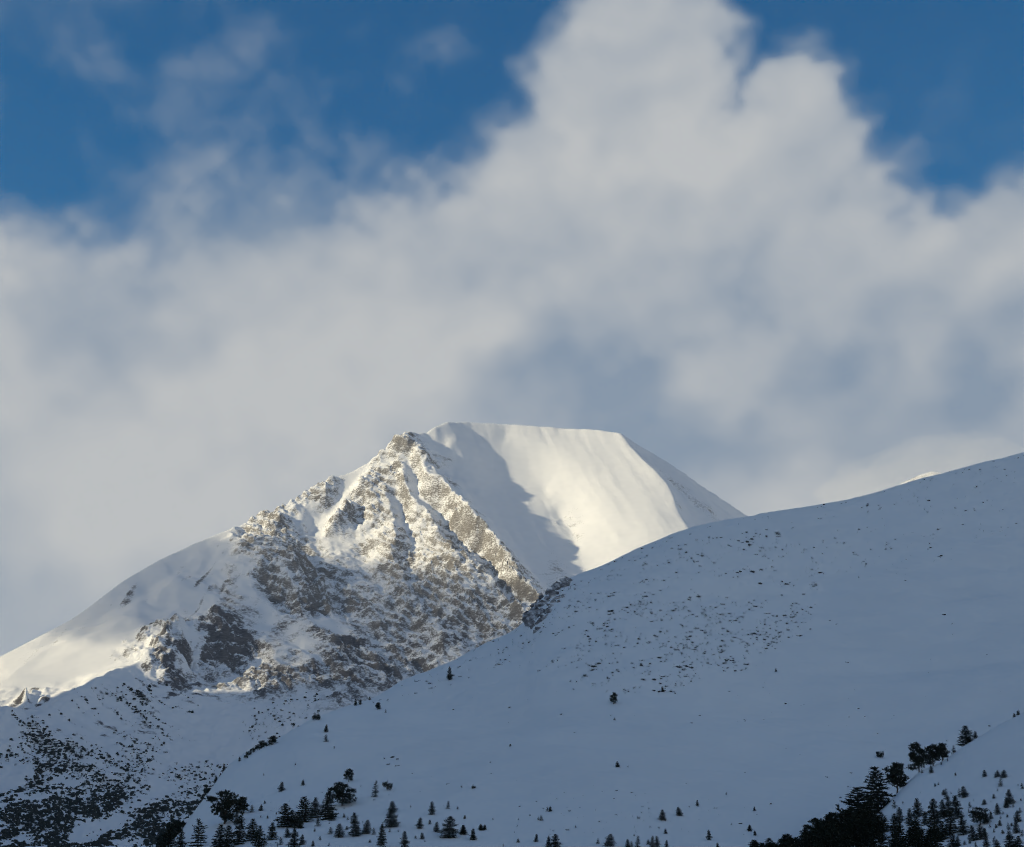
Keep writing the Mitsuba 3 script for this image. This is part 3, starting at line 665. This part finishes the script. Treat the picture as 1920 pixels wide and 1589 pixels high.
one(C5((143, 716, 18, 'r', .9)), hill, 'low round bush alone on the empty snow left of the middle of the lower slope', 'dwarf_pine', 'shrub')
one(C6((1863, 199, 26, 'c', 1.2)), spur_slope, 'small dark pine highest up at the right edge')
# the line of old pines on the crest of the spur
one(C6((1222, 737, 178, 'b', .8)), spur_slope, 'tall ragged old pine on the spur crest, left of the two broad crowns')
one(C6((1315, 684, 128, 'b', 1.0)), spur_slope, 'broad crowned old pine on the spur crest with a bare trunk')
one(C6((1376, 666, 110, 'b', 1.0)), spur_slope, 'broad crowned old pine on the spur crest, right one of the pair')
one(C6((1075, 872, 186, 'b', 1.0)), spur_slope, 'big round dark pine on the spur crest right of the tallest conical one')
one(C6((945, 1002, 252, 'c', 1.35)), spur_slope, 'tallest conical layered pine on the spur crest')
one(C6((815, 1082, 204, 'c', 1.8)), spur_slope, 'wide dense dark pine on the spur crest left of the tallest conical one')
one(C6((700, 1085, 152, 't', 1.6)), spur_slope, 'thin see-through pine on the spur crest at the upper end of the wood')
one(C6((1538, 522, 104, 'c', 1.6)), spur_slope, 'layered pine on the upper spur right of the old pines')
one(C6((1597, 492, 44, 'c', 1.2)), spur_slope, 'small pine touching the layered pine on the upper spur')
one(C6((1445, 520, 46, 't', 1.4)), spur_slope, 'thin young pine left of the layered pine on the upper spur')
one(C6((1505, 528, 26, 'r', .9)), spur_slope, 'low bush at the left foot of the layered pine on the upper spur', 'dwarf_pine', 'shrub')
one(C6((965, 645, 56, 'r', .6)), hill, 'grey snow dusted bush above the old pines of the spur', 'dwarf_pine', 'shrub')
# pines scattered over the spur
row([C6(q) for q in ((1212, 1040, 104, 'c', 1.2), (1090, 1075, 84, 'c', 1.2), (1265, 1092, 74, 'c', 1.2), (1320, 1052, 112, 'c', 1.2), (1385, 1047, 100, 'c', 1.3), (1420, 1032, 102, 'c', 1.1), (1475, 1048, 126, 'c', 1.1), (1522, 908, 62, 'c', 1.5), (1487, 908, 50, 't', 1.1), (1403, 922, 62, 't', 1.3), (1830, 952, 80, 'c', 1.2), (1805, 977, 54, 'c', 1.4))],
    spur_slope, 'on the open upper spur', 'pines on the open upper part of the spur')
row([C6(q) for q in ((1430, 1155, 124, 'c', 1.2), (1516, 1157, 104, 'c', 1.3), (1380, 1192, 104, 'c', 1.3), (1310, 1185, 122, 'c', 1.2), (1347, 1204, 112, 'c', 1.2), (1630, 1092, 104, 'b', 1.2), (1880, 1072, 62, 'c', 1.3), (1870, 1147, 68, 'c', 1.2), (1582, 1198, 84, 'c', 1.2), (1634, 1188, 80, 'c', 1.3), (1670, 1238, 66, 'c', 1.2), (1830, 1258, 100, 'c', 1.4), (1880, 1275, 90, 'c', 1.4), (1450, 1262, 90, 'c', 1.3), (1745, 1262, 60, 'c', 1.5))],
    spur_slope, 'near the bottom right corner', 'pines on the lower part of the spur')
# the wood at the foot of the spur: one dark mass of single pines
wood = [C6(q) for q in ((985, 1142, 112, 'c', 1.3), (940, 1164, 104, 'c', 1.3), (890, 1160, 96, 'c', 1.2), (1065, 1154, 112, 'c', 1.2), (1212, 1164, 104, 'c', 1.2), (1170, 1214, 84, 'c', 1.2), (1160, 1094, 92, 'c', 1.2), (640, 1090, 140, 'b', .9), (600, 1110, 135, 'c', 1.4), (545, 1135, 140, 'b', 1.0))]
wr = np.random.default_rng(99)
for i in range(42):
    px = 1412 + 215 * (i + 0.5) / 42 + wr.normal(0, 3)
    cy = float(np.interp(px, [1412, 1500, 1560, 1640], [1620, 1590, 1566, 1530]))
    deep = (i * 0.618) % 1.0
    wood.append((px, cy + 4 + deep * 50 * min(1, (px - 1395) / 60), (34 + 22 * deep) * wr.uniform(0.85, 1.15), 'b' if wr.uniform() < 0.25 else 'c', wr.uniform(1.0, 1.5)))
for i in range(18):
    px = 1610 + 150 * (i + 0.5) / 18 + wr.normal(0, 3)
    wood.append((px, wr.uniform(1572, 1630), wr.uniform(26, 44), 'c', wr.uniform(1.1, 1.4)))
for q in wood:
    p, h = at(*q[:3], spur_slope)
    plant(p, h, q[3], 'pine_tree', 'dark pine packed into the dense wood at the bottom right', 'tree', 'pines of the dense wood at the bottom right', q[4])
# saplings
small = [(C4(q), hill, 'tiny pine sapling among the pines on the lower left half of the near slope') for q in ((575, 851, 36), (627, 841, 30), (1028, 896, 38), (645, 1036, 52), (1018, 973, 34), (1262, 976, 34), (1535, 1001, 32), (1870, 951, 28), (1885, 948, 24), (738, 1034, 38), (428, 733, 12), (1040, 491, 12), (822, 584, 9),
         (643, 642, 9), (1820, 713, 18), (1095, 881, 22), (1115, 894, 18), (960, 1007, 20), (1577, 917, 22), (1773, 886, 18), (920, 1042, 28), (1352, 962, 20), (1497, 997, 14), (627, 881, 14), (665, 886, 16), (650, 801, 16), (1733, 833, 12), (1240, 1020, 14), (1110, 948, 18), (930, 958, 16), (1200, 910, 10), (1470, 822, 9),
         (720, 1043, 20), (715, 862, 12), (1050, 960, 14), (1550, 1016, 10), (1010, 1040, 16), (880, 1020, 12), (1400, 960, 12))]
small += [(C5(q), hill, 'tiny pine sapling on the open lower slope at the centre and right of centre') for q in ((1845, 61, 20), (937, 333, 13), (350, 479, 12), (558, 845, 24), (575, 846, 26), (525, 898, 28), (508, 892, 16), (55, 833, 12), (95, 886, 16), (180, 948, 28), (207, 946, 22), (85, 973, 44), (142, 1006, 54),
          (253, 893, 10), (396, 894, 10), (395, 1019, 18), (718, 937, 12), (843, 1028, 28), (1032, 1047, 30), (1125, 1031, 24), (1403, 816, 30), (1068, 886, 12), (1077, 886, 10), (1727, 981, 24), (1725, 843, 22), (1565, 751, 12), (1595, 921, 8), (1497, 830, 9), (1513, 831, 8), (1517, 1049, 24), (390, 930, 9), (460, 870, 8),
          (372, 965, 9), (1012, 597, 8), (76, 710, 9), (238, 572, 9), (1340, 690, 6), (1705, 1049, 22), (1735, 1049, 26), (1277, 184, 12), (1048, 984, 9), (310, 1043, 14), (1130, 832, 8))]
small += [(C6(q), spur_slope, 'small pine sapling scattered over the snow of the spur at the lower right') for q in ((1303, 746, 42), (1240, 747, 24), (1020, 947, 32), (1057, 982, 48), (993, 942, 32), (888, 972, 48), (805, 1117, 38), (1345, 1082, 52), (1385, 892, 30), (1435, 886, 16), (1460, 927, 22), (1328, 836, 20), (1350, 826, 16),
          (1463, 762, 16), (1660, 771, 38), (1728, 777, 32), (1748, 771, 36), (1785, 777, 44), (1762, 836, 46), (1910, 852, 34), (1720, 917, 26), (1655, 957, 30), (1560, 977, 32), (1553, 1007, 22), (1745, 1022, 60), (1675, 1072, 42), (1700, 1052, 42), (1660, 1162, 42), (1760, 1097, 32), (1820, 1127, 42), (1735, 1112, 22),
          (1720, 1142, 22), (1725, 1182, 16), (1480, 1232, 52), (1275, 1237, 52), (1905, 1167, 36), (1895, 1012, 32), (1855, 363, 22), (1885, 353, 28), (1370, 690, 16), (1413, 668, 18), (1440, 618, 10), (1880, 835, 14), (1113, 948, 12), (1745, 865, 12), (1585, 930, 8), (1700, 940, 10), (1780, 1020, 16), (1810, 1040, 18), (1765, 1052, 20),
          (1838, 1100, 20), (1695, 1110, 24), (1780, 1150, 22), (1815, 1180, 20), (1720, 1205, 24), (1560, 1215, 26), (1525, 1225, 24), (1600, 1240, 30), (1210, 1228, 34), (1900, 930, 14), (1848, 975, 20), (1230, 880, 8))]
small += [(C6(q), hill, 'tiny pine sapling on the open lower slope at the centre and right of centre') for q in ((123, 999, 24), (92, 1133, 34), (127, 1161, 24))]
said = {}
for q, s, lab in small:
    near = min(HEROES, key=lambda t: math.hypot(t[0] - q[0], t[1] - q[1]))
    dx, dy = q[0] - near[0], q[1] - near[1]
    if math.hypot(dx, dy) < 75:
        way = ('right of' if dx > 0 else 'left of') if abs(dx) > abs(dy) else ('below' if dy > 0 else 'above')
        lab = f"{'tiny' if q[2] < 7 else 'small'} sapling {way} {near[2]}"
    said.setdefault(lab, []).append((q, s))
for lab, found in said.items():
    for q, s in found:
        p, h = at(*q[:3], s)
        plant(p, h, 't' if rng.uniform() < 0.45 else 'c', 'pine_sapling', lab, 'tree', lab.replace('sapling', 'saplings') if len(found) > 1 else 'pine saplings', rng.uniform(1.1, 1.7))

# ------------------------------------------------------------------ the rocky knee of the crest
rr = np.random.default_rng(41)
stones = []
for i in range(130):
    k = rr.uniform()
    px = float(np.interp(k, [0, 0.35, 0.6, 0.8, 1], [984, 1000, 1018, 1036, 1066])); py = float(np.interp(k, [0, 0.35, 0.6, 0.8, 1], [1168, 1140, 1116, 1101, 1085]))
    off = rr.uniform(0, 1) ** 1.3 * (30 if k < 0.8 else 12)
    p = hill.hit(px + off * 0.75, py + off * 0.62 + 1)
    size = rr.uniform(1.8, 4.6) * (1 - 0.5 * off / 30)
    v = rr.normal(size=(14, 3)); v /= np.linalg.norm(v, axis=1, keepdims=True)
    stones.append(trimesh.Trimesh(v * np.array([1, 1, 0.9]) * size * rr.uniform(0.7, 1.2, (14, 1)) + p + [0, 0, size * 0.12], [[0, 1, 2]], process=False).convex_hull)
for i, m in enumerate(stones):
    scene['rock_outcrop__boulder' + (f'_{i:03d}' if i else '')] = mikit.ply(m, 'snow_rock_surface', uv=np.stack([np.full(len(m.vertices), 0.62), np.full(len(m.vertices), 0.05)], 1))
labels['rock_outcrop'] = {'label': 'dark rocky knee on the crest of the near slope against the rock face', 'category': 'rock'}

# ------------------------------------------------------------------ dwarf shrubs on the near slope: 300 of them singly, the rest as one
def inside(poly, x, y):
    ins = np.zeros(len(x), bool)
    for (x0, y0), (x1, y1) in zip(poly, poly[1:] + poly[:1]):
        ins ^= ((y0 > y) != (y1 > y)) & (x < (x1 - x0) * (y - y0) / (y1 - y0 + 1e-9) + x0)
    return ins


def scatter(poly, n, r):
    q = np.array(poly, float)
    x, y = r.uniform(q[:, 0].min(), q[:, 0].max(), n), r.uniform(q[:, 1].min(), q[:, 1].max(), n)
    k = inside(poly, x, y)
    return x[k], y[k]


sr = np.random.default_rng(17)
UD = hill.hit(1330, 1090) - hill.hit(1040, 1215); UD = UD[:2] / np.linalg.norm(UD[:2])          # the way the streaks of scrub run, slanting up to the right
spots = []          # size on the photograph in pixels, position, azimuth of the streak, zone


def crest_py(px):
    return np.interp(px, [300, 380, 425, 460, 515, 590, 690, 760, 850, 900, 985, 1040, 1110, 1200, 1290, 1360, 1480, 1600, 1730, 1830, 1920], [1589, 1500, 1443, 1414, 1388, 1346, 1311, 1275, 1238, 1212, 1165, 1098, 1068, 1026, 992, 976, 956, 935, 896, 870, 848])


def shrubs(poly, n, lo, hi, keep, zone, contrast=1.0):
    x, y = scatter(poly, n, sr)
    for px, py in zip(x, y):
        if py < crest_py(px) + 2: continue
        p = hill.hit(px, py)
        u, v = p[0] * UD[0] + p[1] * UD[1], -p[0] * UD[1] + p[1] * UD[0]          # along the streaks and across them
        d = fb(u / 34, v / 9, 0, 3, 700) + 0.5 * (fb(u / 150, v / 90, 0, 2, 710) - 0.5)
        if d < keep + sr.normal(0, 0.03): continue
        spots.append((lo + (hi - lo) * sr.uniform() ** 3.0, p, zone))


main_poly = [(985, 1172), (1060, 1100), (1200, 1045), (1330, 1005), (1480, 985), (1540, 1060), (1520, 1190), (1420, 1250), (1250, 1300), (1120, 1300), (1000, 1260), (880, 1250), (860, 1240)]
shrubs(main_poly, 5200, 2.2, 12, 0.575, 'upper')
shrubs([(1040, 1170), (1160, 1130), (1300, 1080), (1330, 1110), (1240, 1180), (1080, 1210)], 520, 3, 13, 0.53, 'upper')
shrubs([(1160, 1290), (1330, 1160), (1500, 1120), (1510, 1190), (1380, 1250), (1250, 1300)], 480, 3, 14, 0.55, 'upper')
shrubs([(690, 1318), (985, 1168), (1010, 1215), (900, 1270), (760, 1325)], 620, 3, 12, 0.50, 'crest')
shrubs([(1000, 1150), (1060, 1095), (1110, 1085), (1080, 1150), (1010, 1190)], 330, 2, 6, 0.42, 'upper')
shrubs([(1480, 960), (1920, 850), (1920, 990), (1700, 1090), (1500, 1080)], 1100, 2.5, 9, 0.60, 'upper')
shrubs([(1300, 975), (1600, 934), (1920, 846), (1920, 858), (1600, 946), (1300, 1000)], 1100, 2.5, 9, 0.50, 'upper')
shrubs([(600, 1380), (1000, 1230), (1500, 1150), (1900, 1150), (1880, 1300), (1600, 1480), (1000, 1480), (560, 1500)], 420, 2, 8, 0.60, 'open')
shrubs([(450, 1480), (1000, 1460), (1420, 1500), (1420, 1589), (400, 1589)], 420, 2, 8, 0.55, 'open')
shrubs([(1000, 1120), (1300, 985), (1300, 1000), (1100, 1085), (1010, 1150)], 900, 2.5, 9, 0.46, 'upper')
for px, py, sz in ((848, 1268, 14), (860, 1270, 12), (838, 1272, 8), (1035, 1240, 10), (1045, 1239, 8), (1170, 1293, 7), (955, 1327, 9), (1052, 1340, 8), (1075, 1293, 6), (720, 1423, 9), (735, 1421, 12), (745, 1424, 9), (728, 1434, 9), (742, 1437, 10), (1145, 1147, 16), (1150, 1151, 9), (1200, 1130, 14),
                   (1138, 1176, 13), (1425, 1095, 12), (1440, 1195, 10), (1450, 1198, 13), (1478, 1196, 12), (1400, 1222, 13), (1346, 1218, 10), (1204, 1274, 12), (1445, 1508, 11), (1550, 1458, 10), (1575, 1496, 10), (1625, 1457, 7), (1595, 1450, 7), (1775, 1390, 7), (1855, 1362, 8), (1590, 1476, 8), (745, 1424, 7), (1770, 1153, 9), (1505, 1115, 8)):
    spots.append((sz, hill.hit(px, py), 'open' if py > 1300 else 'upper'))
def zone_of(p, zone):
    if zone != 'upper': return zone
    px = 960 + FPX * p[0] / (p[1] * math.cos(PITCH) + (p[2] - EYE[2]) * math.sin(PITCH))
    return 'upper_left' if px < 1110 else 'upper' if px < 1330 else 'upper_right' if px < 1540 else 'far_right'


spots = [(a, b, zone_of(b, c)) for a, b, c in spots]
spots.sort(key=lambda q: -q[0])
SHRUB = [clump(np.random.default_rng(800 + k), 2 + k % 4) for k in range(8)]
SHRUB_PLY = [mikit.ply(m, 'shrub_surface') for m in SHRUB]
ZONE = {'upper_left': ('low dark dwarf shrub in the snow right below the rocky knee', 'dwarf shrubs below the rocky knee'), 'upper': ('low dark dwarf shrub in the speckled belt high above the lone leaning pine', 'dwarf shrubs in the speckled belt'),
        'upper_right': ('low dark dwarf shrub at the right end of the speckled belt', 'dwarf shrubs at the right end of the belt'), 'far_right': ('low dark dwarf shrub high up under the right part of the crest', 'dwarf shrubs under the right crest'),
        'crest': ('low dark dwarf shrub in the scrub along the left crest of the near slope', 'dwarf shrubs along the left crest'), 'open': ('single low dark shrub in the smooth snow of the lower near slope', 'shrubs on the smooth lower near slope')}
rest = []
hx = (hill.height(np.array([q[1][0] + 3 for q in spots]), np.array([q[1][1] for q in spots])) - hill.height(np.array([q[1][0] - 3 for q in spots]), np.array([q[1][1] for q in spots]))) / 6
hy = (hill.height(np.array([q[1][0] for q in spots]), np.array([q[1][1] + 3 for q in spots])) - hill.height(np.array([q[1][0] for q in spots]), np.array([q[1][1] - 3 for q in spots]))) / 6
for i, (sz, p, zone) in enumerate(spots):
    w = sz * math.hypot(p[0], p[1]) / FPX / 2.6
    turn = math.degrees(math.atan2(UD[1], UD[0])) + sr.normal(0, 25)
    nrm = np.array([-hx[i], -hy[i], 1.0]); nrm /= np.linalg.norm(nrm)
    tilt = T().rotate(np.cross([0, 0, 1], nrm).tolist(), math.degrees(math.acos(nrm[2]))) if nrm[2] < 0.9999 else T()
    m = T().translate(p.tolist()) @ tilt @ T().rotate([0, 0, 1], turn) @ T().scale([w * sr.uniform(0.7, 1.2), w * sr.uniform(0.5, 0.9), w * sr.uniform(0.6, 1.0)])
    k = int(sr.integers(len(SHRUB)))
    if i < 300:
        key = numbered('dwarf_shrub')
        scene[key] = {**SHRUB_PLY[k], 'to_world': m}
        labels[key] = {'label': ZONE[zone][0], 'category': 'shrub', 'group': ZONE[zone][1]}
    else:
        M = np.array(m.matrix)
        rest.append(trimesh.Trimesh(SHRUB[k].vertices @ M[:3, :3].T + M[:3, 3], SHRUB[k].faces, process=False))
scene['shrub_specks'] = mikit.ply(trimesh.util.concatenate(rest), 'shrub_surface')
labels['shrub_specks'] = {'kind': 'stuff', 'label': 'countless tiny dark shrub tips dotting the upper near slope', 'category': 'shrubs'}

# ------------------------------------------------------------------ dwarf pine scrub in the cirque behind the near slope
def hit_mountain(px, py):
    a, t = ang(px, py)
    r = np.arange(1700, 3700, 5.0)
    out = []
    for aa, tt in zip(np.atleast_1d(a), np.atleast_1d(t)):
        z = mountain_height(r * math.sin(aa), r * math.cos(aa))
        k = np.argmax(z - EYE[2] >= tt * r)
        out.append((r[k] * math.sin(aa), r[k] * math.cos(aa), z[k]) if k else (0, 0, -99))
    return np.array(out)


scrub = []
CL = [clump(np.random.default_rng(900 + k), 2, 1.05) for k in range(6)]


def cover(poly, n, keep, lo, hi, mode, clear=0.0):
    x, y = scatter(poly, n, sr)
    x, y = x + sr.normal(0, 11, len(x)), y + sr.normal(0, 6, len(y))
    ok = (y < crest_py(np.maximum(x, 300)) + 4)
    x, y = x[ok], y[ok]
    P = hit_mountain(x, y)
    for p in P:
        if p[2] < -50: continue
        if mode == 'streak':        # strips running down the fall line of the spur's side
            u, v = p[0] * 0.45 + p[1] * 0.89, -p[0] * 0.89 + p[1] * 0.45
            d = fb(u / 11, v / 75, 0, 3, 720) + 0.35 * (nz(u / 120, v / 120, 0, 730) - 0.5)
        elif mode == 'band':        # bands along the valley floor
            d = 0.6 * fb((p[0] + 0.12 * p[1]) / 62, p[1] / 150, 0, 4, 740) + 0.4 * nz(p[0] / 150 + 3, p[1] / 190, 0, 741)
        else:
            d = 0.65 * fb(p[0] / 36, p[1] / 115, 0, 4, 750) + 0.35 * nz(p[0] / 100 + 8, p[1] / 170, 0, 751)
        if d < keep + sr.normal(0, 0.045): continue
        scrub.append((p, 0.8 * lo + (hi * 1.45 - 0.8 * lo) * sr.uniform() ** 2.2))


cover([(70, 1345), (200, 1285), (265, 1290), (290, 1360), (300, 1400), (255, 1490), (150, 1450), (60, 1400)], 4200, 0.60, 1.2, 2.6, 'streak')
cover([(0, 1345), (40, 1335), (120, 1400), (160, 1440), (0, 1440)], 1400, 0.61, 1.2, 2.6, 'streak')
cover([(58, 1415), (120, 1405), (170, 1442), (130, 1456), (85, 1450)], 620, 0.36, 1.6, 3.4, 'patch')
cover([(155, 1455), (185, 1450), (255, 1492), (235, 1500), (190, 1490), (158, 1485)], 560, 0.45, 1.4, 3.0, 'patch')
cover([(-20, 1410), (60, 1425), (140, 1485), (250, 1492), (430, 1480), (330, 1600), (-20, 1600)], 13500, 0.515, 1.4, 3.2, 'patch')
cover([(250, 1520), (340, 1490), (420, 1460), (345, 1550), (300, 1589), (230, 1589)], 2200, 0.44, 1.5, 3.2, 'band')
cover([(230, 1290), (340, 1290), (390, 1390), (300, 1390)], 1500, 0.60, 1.3, 2.8, 'streak')
cover([(395, 1430), (520, 1290), (620, 1300), (560, 1370), (450, 1440)], 900, 0.60, 1.2, 2.6, 'band')
cover([(330, 1440), (420, 1420), (400, 1470), (230, 1475)], 500, 0.58, 1.2, 2.6, 'band')
sc = []
for p, w in scrub:
    m = CL[int(sr.integers(6))]
    a = sr.uniform(0, 6.28)
    c, s_ = math.cos(a), math.sin(a)
    v = m.vertices * [w * sr.uniform(0.6, 1.1), w, w * sr.uniform(0.7, 1.2)]
    sc.append(trimesh.Trimesh(np.stack([v[:, 0] * c - v[:, 1] * s_, v[:, 0] * s_ + v[:, 1] * c, v[:, 2]], 1) + p, m.faces, process=False))
scene['dwarf_pine_scrub'] = mikit.ply(trimesh.util.concatenate(sc), 'shrub_surface')
labels['dwarf_pine_scrub'] = {'kind': 'stuff', 'label': 'dark dwarf pine scrub in streaks and patches over the snowy valley at the left', 'category': 'shrubs'}

# pines in a dark line just behind the left crest of the near slope
br = np.random.default_rng(55)
for i in range(32):
    px = 226 + 205 * (i + 0.5) / 32 + br.normal(0, 4)
    py = float(np.interp(px, [225, 300, 380, 425, 440], [1640, 1592, 1500, 1443, 1425])) + br.uniform(2, 5)
    a, t = ang(px, py)
    R = float(hill.R(np.clip(a, hill.lo, hill.hi))) + br.uniform(3, 60)
    x, y = R * math.sin(a), R * math.cos(a)
    h = float(np.interp(px, [230, 300, 360, 430], [34, 30, 22, 12])) * br.uniform(0.7, 1.25) * R / FPX
    plant((x, y, float(hill.height(x, y))), h, ('c', 'b', 'r')[int(br.integers(3))], 'pine_tree', 'dark pine in the line just behind the left crest of the near slope', 'tree', 'pines behind the left crest', 1.1)
print('entries', len(scene), 'scrub', len(scrub), 'spots', len(spots), 'triangles', sum(len(meshkit.WRITTEN[d['filename']][1]) for d in scene.values() if d.get('type') == 'ply') / 1e6)

# ------------------------------------------------------------------ the air between
scene['haze_medium'] = {'type': 'homogeneous', 'albedo': 0.95, 'sigma_t': 1.3e-5}
scene['haze'] = {'type': 'cube', 'to_world': T().translate([0, 0, 1120]).scale([46000, 46000, 1130]), 'bsdf': {'type': 'null'}, 'interior': {'type': 'ref', 'id': 'haze_medium'}}
labels['haze'] = {'kind': 'stuff', 'label': 'thin cold haze in the mountain air', 'category': 'haze'}
scene['camera']['medium'] = {'type': 'ref', 'id': 'haze_medium'}
for k in ('drifting_cloud', 'drifting_cloud_001', 'drifting_cloud_002', 'drifting_cloud_003'):
    scene[k]['exterior'] = {'type': 'ref', 'id': 'haze_medium'}
